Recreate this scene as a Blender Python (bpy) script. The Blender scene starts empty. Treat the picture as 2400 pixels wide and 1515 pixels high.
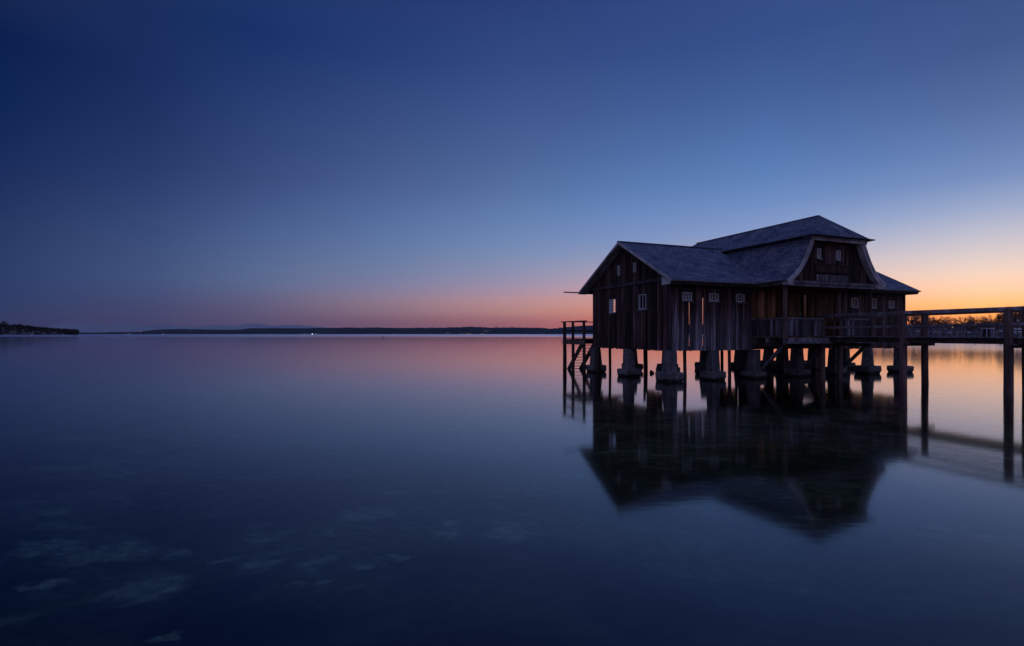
import bpy, math, random
from mathutils import Vector, Matrix
R = math.radians
sc = bpy.context.scene
col = sc.collection

# ------------------------------------------------------------------ camera
cam_d = bpy.data.cameras.new("camera"); cam = bpy.data.objects.new("camera", cam_d); col.objects.link(cam)
cam.location = (0, 0, 2.0); cam.rotation_euler = (R(90), 0, 0)
cam_d.sensor_width = 36; cam_d.lens = 18.75; cam_d.shift_y = 0.0106
cam_d.clip_start = 0.1; cam_d.clip_end = 60000
sc.camera = cam

# ------------------------------------------------------------------ render settings
sc.view_settings.view_transform = 'Standard'; sc.view_settings.look = 'None'
sc.view_settings.exposure = 0; sc.view_settings.gamma = 1
try:
    sc.cycles.use_denoising = True
    sc.cycles.max_bounces = 8; sc.cycles.transparent_max_bounces = 16
    sc.cycles.volume_bounces = 0
    sc.cycles.caustics_reflective = False; sc.cycles.caustics_refractive = False
except Exception: pass

# ------------------------------------------------------------------ world: dusk sky, by direction (azimuth x elevation), measured only ahead of the camera
def lin(c): return tuple((v/255/12.92) if v/255 <= .04045 else ((v/255+.055)/1.055)**2.4 for v in c)
AZ = [-43.8, -25.6, 0.0, 25.6, 41.3]
PX = [0, 600, 1200, 1800, 2300]
ROWS = [10, 215, 415, 555, 655, 715, 755, 783]
TAB = [
 [(3,28,80),(8,44,104),(36,62,124),(46,72,132),(52,78,132)],
 [(8,36,88),(34,60,118),(54,82,142),(68,97,154),(80,105,156)],
 [(24,46,98),(52,76,130),(78,108,163),(96,131,187),(120,146,194)],
 [(37,58,106),(72,98,149),(107,137,187),(146,162,204),(202,198,212)],
 [(44,62,106),(92,108,146),(152,148,178),(222,186,188),(264,222,196)],
 [(47,62,102),(98,94,126),(192,146,146),(254,164,122),(296,210,128)],
 [(54,58,98),(96,84,116),(174,112,118),(262,140,92),(312,182,84)],
 [(50,55,92),(92,78,112),(158,97,108),(262,126,76),(304,156,68)],
]
TAB = [[(r+(4 if i < 4 and j < 3 else 0), g, b_-(5 if i < 4 and j < 3 else 0)) for j, (r, g, b_) in enumerate(row)] for i, row in enumerate(TAB)]
def pchip(xs, ys, x):
    n = len(xs)
    if x <= xs[0]: return ys[0]
    if x >= xs[-1]: return ys[-1]
    h = [xs[i+1]-xs[i] for i in range(n-1)]; d = [(ys[i+1]-ys[i])/h[i] for i in range(n-1)]
    m = [d[0]] + [0 if d[i-1]*d[i] <= 0 else 2*d[i-1]*d[i]/(d[i-1]+d[i]) for i in range(1, n-1)] + [d[-1]]
    for i in range(n-1):
        if x <= xs[i+1]:
            t = (x-xs[i])/h[i]
            return (ys[i]*(2*t**3-3*t*t+1)+h[i]*m[i]*(t**3-2*t*t+t)+ys[i+1]*(-2*t**3+3*t*t)+h[i]*m[i+1]*(t**3-t*t))
# every measured colour belongs to a view direction: (azimuth, elevation)
cols = []
for j, px in enumerate(PX):
    dx = px-1200; pts = []
    for i, y in enumerate(ROWS):
        el = math.degrees(math.atan2(783-y, math.hypot(dx, 1250)))
        pts.append((el, lin(TAB[i][j])))
    pts.sort(); cols.append((AZ[j], pts))
ZEN = lin((98, 112, 158))  # unseen zenith, also brightened as fill light for roofs and walls
ELS = [0, .7, 1.5, 2.5, 3.6, 5, 6.5, 8.2, 10, 12.5, 15, 18, 22, 27, 32, 45, 90]
def column(pts):
    out = []
    xs = [p[0] for p in pts]
    top = xs[-1]
    for e in ELS:
        c = []
        for k in range(3):
            v = pchip(xs, [p[1][k] for p in pts], min(e, top))
            if e > top: 
                t = min(1, (e-top)/(90-top)); t = t**.8; v = v*(1-t)+ZEN[k]*t
            c.append(v)
        out.append(c)
    return out
base_cols = [(a, column(p)) for a, p in cols]
def back(c0):   # unseen sky away from the afterglow: even grey-blue, brightened to fill-light the house
    return [[lin((118, 110, 148))[k]*(1-min(1, e/40))+lin((98, 112, 160))[k]*min(1, e/40) for k in range(3)] for e in ELS]
glow = [[v*f for v, f in zip(c, (1.06, 1.0, .92))] for c in base_cols[-1][1]]
full = [(-180, back(0)), (-110, back(0)), (-75, [[v*.33 for v in c] for c in back(0)])] + base_cols + \
       [(60, glow), (85, base_cols[3][1]), (120, base_cols[1][1]), (155, back(0)), (180, back(0))]
AZF = [-180, -110, -75, -52, -43.8, -34, -25.6, -13, 0, 13, 25.6, 34, 41.3, 50, 60, 72, 85, 120, 155, 180]
axs = [f[0] for f in full]
grid = []
for a in AZF:
    grid.append([[max(0, pchip(axs, [f[1][i][k] for f in full], a)) for k in range(3)] for i in range(len(ELS))])

world = bpy.data.worlds.new("World"); sc.world = world; world.use_nodes = True
nt = world.node_tree; N = nt.nodes; L = nt.links; N.clear()
def mathn(op, a, b=None, c=None, tree=None):
    t = tree or nt
    n = t.nodes.new('ShaderNodeMath'); n.operation = op
    for i, v in enumerate((a, b, c)):
        if v is None: continue
        if isinstance(v, (int, float)): n.inputs[i].default_value = v
        else: t.links.new(v, n.inputs[i])
    return n.outputs[0]
tc = N.new('ShaderNodeTexCoord'); sep = N.new('ShaderNodeSeparateXYZ'); L.new(tc.outputs['Generated'], sep.inputs[0])
sx, sy, sz = sep.outputs
az = mathn('ARCTAN2', sx, sy); az = mathn('MULTIPLY', az, 180/math.pi)
hor = mathn('SQRT', mathn('ADD', mathn('MULTIPLY', sx, sx), mathn('MULTIPLY', sy, sy)))
el = mathn('MULTIPLY', mathn('ARCTAN2', mathn('MAXIMUM', sz, 0.0), hor), 180/math.pi/90)
fac = mathn('SQRT', el)
prev = None
for i, a in enumerate(AZF):
    rp = N.new('ShaderNodeValToRGB'); cr = rp.color_ramp; cr.interpolation = 'LINEAR'
    while len(cr.elements) < len(ELS): cr.elements.new(0.5)
    for k, e in enumerate(ELS):
        cr.elements[k].position = k/(len(ELS)+1)
    for k in reversed(range(len(ELS))):
        cr.elements[k].position = math.sqrt(ELS[k]/90); cr.elements[k].color = (*grid[i][k], 1)
    L.new(fac, rp.inputs[0])
    if prev is None: prev = rp.outputs[0]; continue
    mr = N.new('ShaderNodeMapRange'); mr.inputs['From Min'].default_value = AZF[i-1]; mr.inputs['From Max'].default_value = a
    L.new(az, mr.inputs['Value'])
    mx = N.new('ShaderNodeMix'); mx.data_type = 'RGBA'; L.new(mr.outputs[0], mx.inputs['Factor'])
    L.new(prev, mx.inputs['A']); L.new(rp.outputs[0], mx.inputs['B']); prev = mx.outputs['Result']
bg = N.new('ShaderNodeBackground'); bg.inputs['Strength'].default_value = 1.0; L.new(prev, bg.inputs[0])
wo = N.new('ShaderNodeOutputWorld'); L.new(bg.outputs[0], wo.inputs[0])

# the sun has set: what is left of it is a very weak, very soft warm light low over the right-hand shore
sun_d = bpy.data.lights.new("sun", 'SUN'); sun = bpy.data.objects.new("sun", sun_d); col.objects.link(sun)
sun_d.energy = 0.05; sun_d.angle = R(25); sun_d.color = (1, .55, .28)
saz, sel = R(58), R(3)
sdir = Vector((math.sin(saz)*math.cos(sel), math.cos(saz)*math.cos(sel), math.sin(sel)))
sun.rotation_euler = sdir.to_track_quat('Z', 'Y').to_euler(); sun.location = (60, 40, 30)

# ------------------------------------------------------------------ materials
def newmat(name):
    m = bpy.data.materials.new(name); m.use_nodes = True
    t = m.node_tree; b = t.nodes['Principled BSDF']
    return m, t, b
def ramp(t, fac, stops):
    r = t.nodes.new('ShaderNodeValToRGB'); e = r.color_ramp.elements
    while len(e) < len(stops): e.new(.5)
    for k, (p, c) in enumerate(stops):
        e[k].position = p; e[k].color = (*c, 1)
    t.links.new(fac, r.inputs[0]); return r.outputs[0]
def tex(t, scale, vec=(1,1,1), detail=4, rough=.55, kind='Object', wscale=1.0):
    c = t.nodes.new('ShaderNodeTexCoord'); mp = t.nodes.new('ShaderNodeMapping')
    mp.inputs['Scale'].default_value = vec; t.links.new(c.outputs[kind], mp.inputs[0])
    n = t.nodes.new('ShaderNodeTexNoise'); n.inputs['Scale'].default_value = scale
    n.inputs['Detail'].default_value = detail; n.inputs['Roughness'].default_value = rough
    t.links.new(mp.outputs[0], n.inputs['Vector']); return n.outputs['Fac']
def mixc(t, f, a, b, mode='MIX'):
    m = t.nodes.new('ShaderNodeMix'); m.data_type = 'RGBA'; m.blend_type = mode
    for key, v in (('Factor', f), ('A', a), ('B', b)):
        if isinstance(v, (int, float)): m.inputs[key].default_value = v
        elif isinstance(v, tuple): m.inputs[key].default_value = (*v, 1)
        else: t.links.new(v, m.inputs[key])
    return m.outputs['Result']
def wood(name, dark, mid, light, grain=(14, 14, .7), rough=.8, islandvar=.75, bump=.4):
    m, t, b = newmat(name)
    g = tex(t, 1.0, grain, 6, .65)
    big = tex(t, 1.0, (1.6, 1.6, .5), 3)
    c1 = ramp(t, g, [(.3, dark), (.52, mid), (.74, light)])
    geo = t.nodes.new('ShaderNodeNewGeometry')
    rnd = ramp(t, geo.outputs['Random Per Island'], [(0, (1-islandvar,)*3), (.65, (1.0,)*3), (.85, (1.0+.7*islandvar,)*3), (1, (1+2.2*islandvar, 1+2.15*islandvar, 1+2.3*islandvar))])
    c2 = mixc(t, 1.0, c1, rnd, 'MULTIPLY')
    c3 = mixc(t, 1.0, c2, ramp(t, big, [(.35, (.55,)*3), (.65, (1.25,)*3)]), 'MULTIPLY')
    t.links.new(c3, b.inputs['Base Color']); b.inputs['Roughness'].default_value = rough
    b.inputs['Specular IOR Level'].default_value = .25
    bp = t.nodes.new('ShaderNodeBump'); bp.inputs['Strength'].default_value = bump; bp.inputs['Distance'].default_value = .01
    t.links.new(g, bp.inputs['Height']); t.links.new(bp.outputs[0], b.inputs['Normal'])
    return m
M = {}
M['wall'] = wood('weathered_boards', (.024, .011, .012), (.072, .039, .038), (.24, .15, .145))
M['wallgrey'] = wood('silvered_boards', (.028, .018, .024), (.095, .075, .088), (.28, .24, .28), islandvar=.75)
def frontwood():
    m = wood('front_boards', (.030, .015, .014), (.080, .044, .042), (.22, .13, .13), islandvar=.75)
    t = m.node_tree; b = t.nodes['Principled BSDF']; old = b.inputs['Base Color'].links[0].from_socket
    g = t.nodes.new('ShaderNodeNewGeometry'); s_ = t.nodes.new('ShaderNodeSeparateXYZ'); t.links.new(g.outputs['Position'], s_.inputs[0])
    n = tex(t, 1.0, (9, 9, .5), 4, .6)
    h = mathn('ADD', s_.outputs[2], mathn('MULTIPLY', mathn('SUBTRACT', n, .5, tree=t), 4.5, tree=t), tree=t)
    wv = ramp(t, mathn('MULTIPLY', h, .25, tree=t), [(.45, (1, 1, 1)), (.8, (0, 0, 0))])
    grain = ramp(t, tex(t, 1.0, (22, 22, .8), 5, .65), [(.35, (.075, .056, .062)), (.65, (.46, .40, .45))])
    rn = ramp(t, g.outputs['Random Per Island'], [(0, (.25,)*3), (.6, (.8,)*3), (1, (1.6,)*3)])
    grey = mixc(t, 1.0, grain, rn, 'MULTIPLY')
    t.links.new(mixc(t, wv, old, grey), b.inputs['Base Color']); return m
M['front'] = frontwood()
M['sunsetfront'] = wood('sunset_tint_boards', (.055, .032, .030), (.13, .082, .075), (.28, .20, .185), islandvar=.6)  # weathered brown boards, the sunset's warm tint put into their colour
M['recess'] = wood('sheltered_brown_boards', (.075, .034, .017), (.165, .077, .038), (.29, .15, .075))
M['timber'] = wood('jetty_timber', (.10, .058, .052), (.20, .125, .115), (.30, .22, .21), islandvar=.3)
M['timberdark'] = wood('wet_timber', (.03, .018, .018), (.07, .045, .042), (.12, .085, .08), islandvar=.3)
M['pickets'] = wood('weathered_pickets', (.04, .033, .04), (.13, .11, .13), (.34, .30, .35), islandvar=.7)
M['ridgecap'] = None
M['timbergrey'] = wood('silver_grey_timber', (.09, .075, .085), (.20, .175, .20), (.38, .35, .39), grain=(6, 6, 3), islandvar=.3)
M['trim'] = wood('pale_trim', (.40, .37, .39), (.58, .54, .57), (.74, .70, .73), grain=(6, 6, 4), islandvar=.15, bump=.2)
M['ocher'] = wood('ochre_door_board', (.25, .15, .06), (.40, .25, .10), (.5, .33, .15), islandvar=.1)
def roofmat():
    m, t, b = newmat('roof_shingles')
    c = t.nodes.new('ShaderNodeUVMap'); c.uv_map = 'UVMap'
    br = t.nodes.new('ShaderNodeTexBrick'); br.inputs['Scale'].default_value = 1
    br.inputs['Brick Width'].default_value = .30; br.inputs['Row Height'].default_value = .17; br.inputs['Mortar Size'].default_value = .010
    br.inputs['Color1'].default_value = (.085, .108, .185, 1); br.inputs['Color2'].default_value = (.20, .21, .29, 1)
    br.inputs['Mortar'].default_value = (.03, .03, .04, 1); br.inputs['Mortar Smooth'].default_value = .4
    t.links.new(c.outputs[0], br.inputs[0])
    n1 = tex(t, 1.3, (1, 1, 1), 5, .65); n2 = tex(t, 9, (1, 1, 1), 3, .6)
    cc = mixc(t, 1.0, br.outputs['Color'], ramp(t, n1, [(.32, (.45, .55, .62)), (.5, (1, 1, 1)), (.62, (1.4, 1.25, 1.2))]), 'MULTIPLY')
    cc = mixc(t, 1.0, cc, ramp(t, n2, [(.35, (.7, .75, .85)), (.65, (1.25, 1.15, 1.15))]), 'MULTIPLY')
    t.links.new(cc, b.inputs['Base Color']); b.inputs['Roughness'].default_value = .7
    b.inputs['Specular IOR Level'].default_value = .3
    bp = t.nodes.new('ShaderNodeBump'); bp.inputs['Strength'].default_value = .6; bp.inputs['Distance'].default_value = .02
    t.links.new(br.outputs['Fac'], bp.inputs['Height']); bp.invert = True
    t.links.new(bp.outputs[0], b.inputs['Normal'])
    return m
M['roof'] = roofmat()
def simple(name, c1, c2, scale=6, rough=.85, bump=.3, spec=.3, vec=(1,1,1)):
    m, t, b = newmat(name)
    n = tex(t, scale, vec, 6, .65)
    t.links.new(ramp(t, n, [(.3, c1), (.7, c2)]), b.inputs['Base Color'])
    b.inputs['Roughness'].default_value = rough; b.inputs['Specular IOR Level'].default_value = spec
    bp = t.nodes.new('ShaderNodeBump'); bp.inputs['Strength'].default_value = bump; bp.inputs['Distance'].default_value = .03
    t.links.new(n, bp.inputs['Height']); t.links.new(bp.outputs[0], b.inputs['Normal'])
    return m
def concrete():
    m, t, b = newmat('worn_concrete')
    n = tex(t, 7, (1, 1, 1), 7, .7); n2 = tex(t, 2.2, (1, 1, .35), 4, .6)
    c = ramp(t, n, [(.3, (.07, .068, .072)), (.7, (.28, .27, .28))])
    c = mixc(t, 1.0, c, ramp(t, n2, [(.35, (.5, .5, .52)), (.65, (1.15, 1.15, 1.15))]), 'MULTIPLY')
    # algae and wet mark up to the wave line
    g = t.nodes.new('ShaderNodeNewGeometry'); s = t.nodes.new('ShaderNodeSeparateXYZ'); t.links.new(g.outputs['Position'], s.inputs[0])
    h = mathn('ADD', s.outputs[2], mathn('MULTIPLY', n, .12, tree=t), tree=t)
    w = ramp(t, h, [(.13, (.12, .14, .12)), (.2, (1, 1, 1))])
    c = mixc(t, 1.0, c, w, 'MULTIPLY')
    t.links.new(c, b.inputs['Base Color']); b.inputs['Roughness'].default_value = .85
    bp = t.nodes.new('ShaderNodeBump'); bp.inputs['Strength'].default_value = .6; bp.inputs['Distance'].default_value = .03
    t.links.new(n, bp.inputs['Height']); t.links.new(bp.outputs[0], b.inputs['Normal'])
    return m
M['concrete'] = concrete()
M['ridgecap'] = simple('slate_ridge_cap', (.07, .08, .12), (.15, .155, .21), 5, .7)
M['metal'] = simple('zinc_gutter', (.22, .22, .24), (.38, .38, .40), 5, .45, .1, .5)
M['white'] = simple('white_paint', (.62, .62, .64), (.80, .80, .82), 4, .5, .05)
M['curtain'] = simple('pale_curtain', (.42, .43, .47), (.62, .63, .68), 12, .8, .2)
M['shutterblue'] = simple('pale_painted_panel', (.40, .42, .50), (.55, .58, .68), 5, .6, .05)
M['dark'] = simple('dark_stone', (.01, .01, .012), (.03, .03, .03), 12, .8)
M['hill'] = simple('wooded_far_shore', (.03, .045, .06), (.07, .085, .10), .02, 1, 0, 0, (1, 1, 3))
M['mount'] = simple('far_mountains', (.45, .47, .56), (.55, .55, .60), .002, 1, 0, 0)  # pale colour stands in for the haze that fades the mountains
M['forest'] = simple('headland_wood_foliage', (.018, .018, .014), (.05, .045, .03), .08, 1, 0, 0)
M['twig'] = simple('bare_twigs', (.18, .09, .075), (.32, .17, .14), 2, .95, 0, .1)
M['bank'] = simple('shore_bank', (.12, .11, .12), (.24, .22, .24), .6, 1, .2, 0)
M['reed'] = simple('shore_scrub', (.20, .16, .20), (.38, .32, .39), .8, 1, 0, 0)
def glass(name='window_glass', tint=(.8, .85, .9)):
    m, t, b = newmat(name); t.nodes.remove(b); out = t.nodes['Material Output']
    fr = t.nodes.new('ShaderNodeFresnel'); fr.inputs[0].default_value = 1.5
    tr = t.nodes.new('ShaderNodeBsdfTransparent'); tr.inputs[0].default_value = (*tint, 1)
    gl = t.nodes.new('ShaderNodeBsdfGlossy'); gl.inputs['Roughness'].default_value = .03
    mx = t.nodes.new('ShaderNodeMixShader'); t.links.new(fr.outputs[0], mx.inputs[0])
    t.links.new(tr.outputs[0], mx.inputs[1]); t.links.new(gl.outputs[0], mx.inputs[2]); t.links.new(mx.outputs[0], out.inputs[0])
    return m
M['glass'] = glass(); M['amber'] = glass('amber_glass', (.86, .76, .60))
def lampmat(name, c, s):
    m, t, b = newmat(name); b.inputs['Base Color'].default_value = (.02, .02, .02, 1)
    b.inputs['Emission Color'].default_value = (*c, 1); b.inputs['Emission Strength'].default_value = s; return m
M['lampwarm'] = lampmat('warm_shore_lamp', (1, .72, .40), 1.5)
M['lampwhite'] = lampmat('white_shore_lamp', (.85, 1, .92), 3.2)
M['lampred'] = lampmat('red_shore_lamp', (1, .25, .15), 1.2)

# water: still surface; clear enough to see the bed when looking steeply into it
def watermat():
    m, t, b = newmat('lake_water'); t.nodes.remove(b); out = t.nodes['Material Output']
    g = t.nodes.new('ShaderNodeNewGeometry'); s = t.nodes.new('ShaderNodeSeparateXYZ'); t.links.new(g.outputs['Position'], s.inputs[0])
    fr = t.nodes.new('ShaderNodeFresnel'); fr.inputs[0].default_value = 1.8
    tr = t.nodes.new('ShaderNodeBsdfTransparent'); tr.inputs[0].default_value = (.74, .90, .84, 1)
    gl = t.nodes.new('ShaderNodeBsdfGlossy'); gl.distribution = 'GGX'; gl.inputs['Color'].default_value = (1, .945, 1, 1)
    # rougher where the breeze reaches: out on the open lake, with drifting streaks
    mp = t.nodes.new('ShaderNodeMapping'); mp.inputs['Scale'].default_value = (.0035, .022, 1); t.links.new(g.outputs['Position'], mp.inputs[0])
    n = t.nodes.new('ShaderNodeTexNoise'); n.inputs['Scale'].default_value = 1; n.inputs['Detail'].default_value = 5; t.links.new(mp.outputs[0], n.inputs['Vector'])
    far = t.nodes.new('ShaderNodeMapRange'); far.interpolation_type = 'SMOOTHSTEP'
    far.inputs['From Min'].default_value = 300; far.inputs['From Max'].default_value = 520
    far.inputs['To Min'].default_value = 0; far.inputs['To Max'].default_value = .17
    yy = mathn('ADD', s.outputs[1], mathn('MULTIPLY', mathn('SUBTRACT', n.outputs[0], .5, tree=t), 260, tree=t), tree=t)
    t.links.new(yy, far.inputs['Value'])
    mid = mathn('MULTIPLY', mathn('SUBTRACT', n.outputs[0], .52, tree=t), .10, tree=t); mid = mathn('MAXIMUM', mid, 0, tree=t)
    def ss(v, a, b_, c, d):
        q = t.nodes.new('ShaderNodeMapRange'); q.interpolation_type = 'SMOOTHSTEP'
        for k_, val in zip(('From Min', 'From Max', 'To Min', 'To Max'), (a, b_, c, d)): q.inputs[k_].default_value = val
        t.links.new(v, q.inputs['Value']); return q.outputs[0]
    lee = mathn('MULTIPLY', ss(s.outputs[0], 35, 75, 0, .095), ss(s.outputs[1], 45, 75, 0, 1), tree=t)
    rough = mathn('ADD', mathn('ADD', mathn('ADD', far.outputs[0], lee, tree=t), mid, tree=t), .07, tree=t)
    t.links.new(rough, gl.inputs['Roughness'])
    # residual slow ripples
    mp2 = t.nodes.new('ShaderNodeMapping'); mp2.inputs['Scale'].default_value = (1.1, 6.5, 1); t.links.new(g.outputs['Position'], mp2.inputs[0])
    n2 = t.nodes.new('ShaderNodeTexNoise'); n2.inputs['Scale'].default_value = 1; n2.inputs['Detail'].default_value = 3; t.links.new(mp2.outputs[0], n2.inputs['Vector'])
    bp = t.nodes.new('ShaderNodeBump'); bp.inputs['Strength'].default_value = .045; bp.inputs['Distance'].default_value = .012
    t.links.new(n2.outputs[0], bp.inputs['Height']); t.links.new(bp.outputs[0], gl.inputs['Normal'])
    mx = t.nodes.new('ShaderNodeMixShader'); t.links.new(fr.outputs[0], mx.inputs[0])
    t.links.new(tr.outputs[0], mx.inputs[1]); t.links.new(gl.outputs[0], mx.inputs[2]); t.links.new(mx.outputs[0], out.inputs[0])
    return m
M['water'] = watermat()
def bedmat():
    m, t, b = newmat('lake_bed')
    g = t.nodes.new('ShaderNodeNewGeometry')
    def pn(scale, vec, det=4, rgh=.55, dist=0.0):
        mp = t.nodes.new('ShaderNodeMapping'); mp.inputs['Scale'].default_value = vec; mp.inputs['Rotation'].default_value = (0, 0, R(14))
        t.links.new(g.outputs['Position'], mp.inputs[0])
        n = t.nodes.new('ShaderNodeTexNoise'); n.inputs['Scale'].default_value = scale; n.inputs['Detail'].default_value = det
        n.inputs['Roughness'].default_value = rgh; n.inputs['Distortion'].default_value = dist
        t.links.new(mp.outputs[0], n.inputs['Vector']); return n.outputs[0]
    a = pn(1.9, (.7, 1.2, 1), 5, .55, .5); bb = pn(.45, (1, 1.2, 1), 2)
    sp_ = t.nodes.new('ShaderNodeSeparateXYZ'); t.links.new(g.outputs['Position'], sp_.inputs[0])
    yn = mathn('ADD', sp_.outputs[1], mathn('MULTIPLY', mathn('SUBTRACT', bb, .5, tree=t), 7, tree=t), tree=t)
    bank = ramp(t, mathn('MULTIPLY', yn, .1, tree=t), [(.36, (.07, .075, .07)), (.72, (1, 1, 1))])
    mask = ramp(t, a, [(.55, (0, 0, 0)), (.66, (1, 1, 1))])
    mott = ramp(t, bb, [(.40, (.45, .45, .42)), (.60, (1, 1, .95))])
    # separate pale banks of gravel on the bed: (x, y, half length, half width)
    warp = t.nodes.new('ShaderNodeTexNoise'); warp.inputs['Scale'].default_value = 2.6; warp.inputs['Detail'].default_value = 5; t.links.new(g.outputs['Position'], warp.inputs['Vector'])
    wv = t.nodes.new('ShaderNodeVectorMath'); wv.operation = 'MULTIPLY_ADD'
    t.links.new(warp.outputs['Color'], wv.inputs[0]); wv.inputs[1].default_value = (.55, .8, 0); t.links.new(g.outputs['Position'], wv.inputs[2])
    best = None
    for px_, py_, hw, hh in [(360, 1382, 95, 42), (270, 1285, 110, 32), (400, 1290, 45, 16), (735, 1328, 36, 24), (610, 1330, 45, 22), (845, 1340, 45, 14), (925, 1325, 30, 14), (620, 1250, 50, 14), (520, 1312, 24, 9),
                              (1185, 1248, 50, 26), (1065, 1228, 26, 8), (1050, 1255, 34, 14), (765, 1372, 16, 9), (690, 1384, 26, 5), (400, 1500, 34, 14), (760, 1250, 26, 8), (110, 1365, 60, 12), (860, 1200, 80, 18), (120, 1270, 90, 22)]:
        D = 2.62*1250/(py_-783); X = (px_-1200)/1250*D; rx = hw/1250*D; ry = hh/(py_-783)*D
        sb = t.nodes.new('ShaderNodeVectorMath'); sb.operation = 'SUBTRACT'; t.links.new(wv.outputs[0], sb.inputs[0]); sb.inputs[1].default_value = (X+.275, D+.4, 0)
        ml = t.nodes.new('ShaderNodeVectorMath'); ml.operation = 'MULTIPLY'; t.links.new(sb.outputs[0], ml.inputs[0]); ml.inputs[1].default_value = (1/rx, 1/ry, 0)
        ln = t.nodes.new('ShaderNodeVectorMath'); ln.operation = 'LENGTH'; t.links.new(ml.outputs[0], ln.inputs[0])
        best = ln.outputs['Value'] if best is None else mathn('MINIMUM', best, ln.outputs['Value'], tree=t)
    banks = ramp(t, mathn('MULTIPLY', best, .5, tree=t), [(.30, (1, 1, 1)), (.58, (0, 0, 0))])
    silt = mixc(t, mask, (.20, .21, .145), (.42, .44, .33))
    silt = mixc(t, 1.0, mixc(t, 1.0, silt, mott, 'MULTIPLY'), bank, 'MULTIPLY')
    weed = ramp(t, pn(4.5, (1, 1.3, 1), 5, .7), [(.35, (.45, .5, .4)), (.6, (1.2, 1.2, 1.15))])
    silt = mixc(t, 1.0, silt, weed, 'MULTIPLY')
    frag = ramp(t, pn(7, (1, 1.2, 1), 5, .7), [(.38, (.3, .3, .3)), (.55, (1, 1, 1))])
    banks = mixc(t, 1.0, banks, frag, 'MULTIPLY')
    grav = mixc(t, 1.0, (.52, .55, .47), weed, 'MULTIPLY')
    silt = mixc(t, banks, silt, grav)
    t.links.new(silt, b.inputs['Base Color']); b.inputs['Roughness'].default_value = 1; b.inputs['Specular IOR Level'].default_value = 0
    return m
M['bed'] = bedmat()

# ------------------------------------------------------------------ mesh builder
class MB:
    def __init__(s): s.v = []; s.f = []; s.uv = {}
    def poly(s, pts, uvs=None):
        b = len(s.v); s.v += [tuple(p) for p in pts]; s.f.append(tuple(range(b, b+len(pts))))
        if uvs: s.uv[len(s.f)-1] = uvs
    def hexa(s, p):     # p: 4 bottom, 4 top, same winding
        b = len(s.v); s.v += [tuple(q) for q in p]
        for f in ((3,2,1,0), (4,5,6,7), (0,1,5,4), (1,2,6,5), (2,3,7,6), (3,0,4,7)): s.f.append(tuple(b+i for i in f))
    def box(s, x0, x1, y0, y1, z0, z1):
        s.hexa([(x0,y0,z0),(x1,y0,z0),(x1,y1,z0),(x0,y1,z0),(x0,y0,z1),(x1,y0,z1),(x1,y1,z1),(x0,y1,z1)])
    def bar(s, a, b, w, h, up=(0,0,1)):   # rectangular beam from a to b
        a = Vector(a); b = Vector(b); d = (b-a).normalized(); sd = d.cross(Vector(up))
        if sd.length < 1e-4: sd = Vector((1,0,0))
        sd.normalize(); u = sd.cross(d).normalized(); sd = sd*w/2; u = u*h/2
        s.hexa([a-sd-u, a+sd-u, b+sd-u, b-sd-u, a-sd+u, a+sd+u, b+sd+u, b-sd+u])
    def tube(s, path, rad, n=8, rnd=None, jit=0, cap=True, square=0):
        b = len(s.v); k = len(path)
        for i, p in enumerate(path):
            p = Vector(p); r = rad[i] if isinstance(rad, (list, tuple)) else rad
            d = (Vector(path[min(i+1, k-1)])-Vector(path[max(i-1, 0)])).normalized()
            x = d.cross(Vector((0, 1, 0)))
            if x.length < .1: x = d.cross(Vector((1, 0, 0)))
            x.normalize(); y = x.cross(d)
            for j in range(n):
                t = 2*math.pi*j/n; rr = r*(1+(rnd.uniform(-jit, jit) if rnd else 0))
                if square: rr *= min(1/max(abs(math.cos(t+math.pi/n)), .01), 1/max(abs(math.sin(t+math.pi/n)), .01), 1+square)
                q = p+x*math.cos(t+math.pi/n)*rr+y*math.sin(t+math.pi/n)*rr
                s.v.append(tuple(q))
        for i in range(k-1):
            for j in range(n):
                s.f.append((b+i*n+j, b+i*n+(j+1) % n, b+(i+1)*n+(j+1) % n, b+(i+1)*n+j))
        if cap:
            s.f.append(tuple(b+j for j in reversed(range(n)))); s.f.append(tuple(b+(k-1)*n+j for j in range(n)))
    def build(s, name, mat, parent=None, smooth=False, loc=None):
        me = bpy.data.meshes.new(name); me.from_pydata(s.v, [], s.f); me.update()
        if s.uv:
            ul = me.uv_layers.new(name='UVMap')
            for fi, uvs in s.uv.items():
                for li, uv in zip(me.polygons[fi].loop_indices, uvs): ul.data[li].uv = uv
        if mat: me.materials.append(mat)
        if smooth:
            for p in me.polygons: p.use_smooth = True
        o = bpy.data.objects.new(name, me); col.objects.link(o)
        if parent: o.parent = parent
        if loc: o.location = loc
        return o
def tag(o, label=None, cat=None, group=None, kind=None):
    if label: o['label'] = label
    if cat: o['category'] = cat
    if group: o['group'] = group
    if kind: o['kind'] = kind
    return o
def empty(name, loc, rz=0, parent=None):
    o = bpy.data.objects.new(name, None); o.empty_display_size = .3; col.objects.link(o)
    o.location = loc; o.rotation_euler = (0, 0, rz)
    if parent: o.parent = parent
    return o
def at(px, Y, z=None, py=None):      # photograph column at depth Y -> world point
    return Vector(((px-1200)/1250*Y, Y, z if z is not None else 2+(783-py)/1250*Y))

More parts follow.
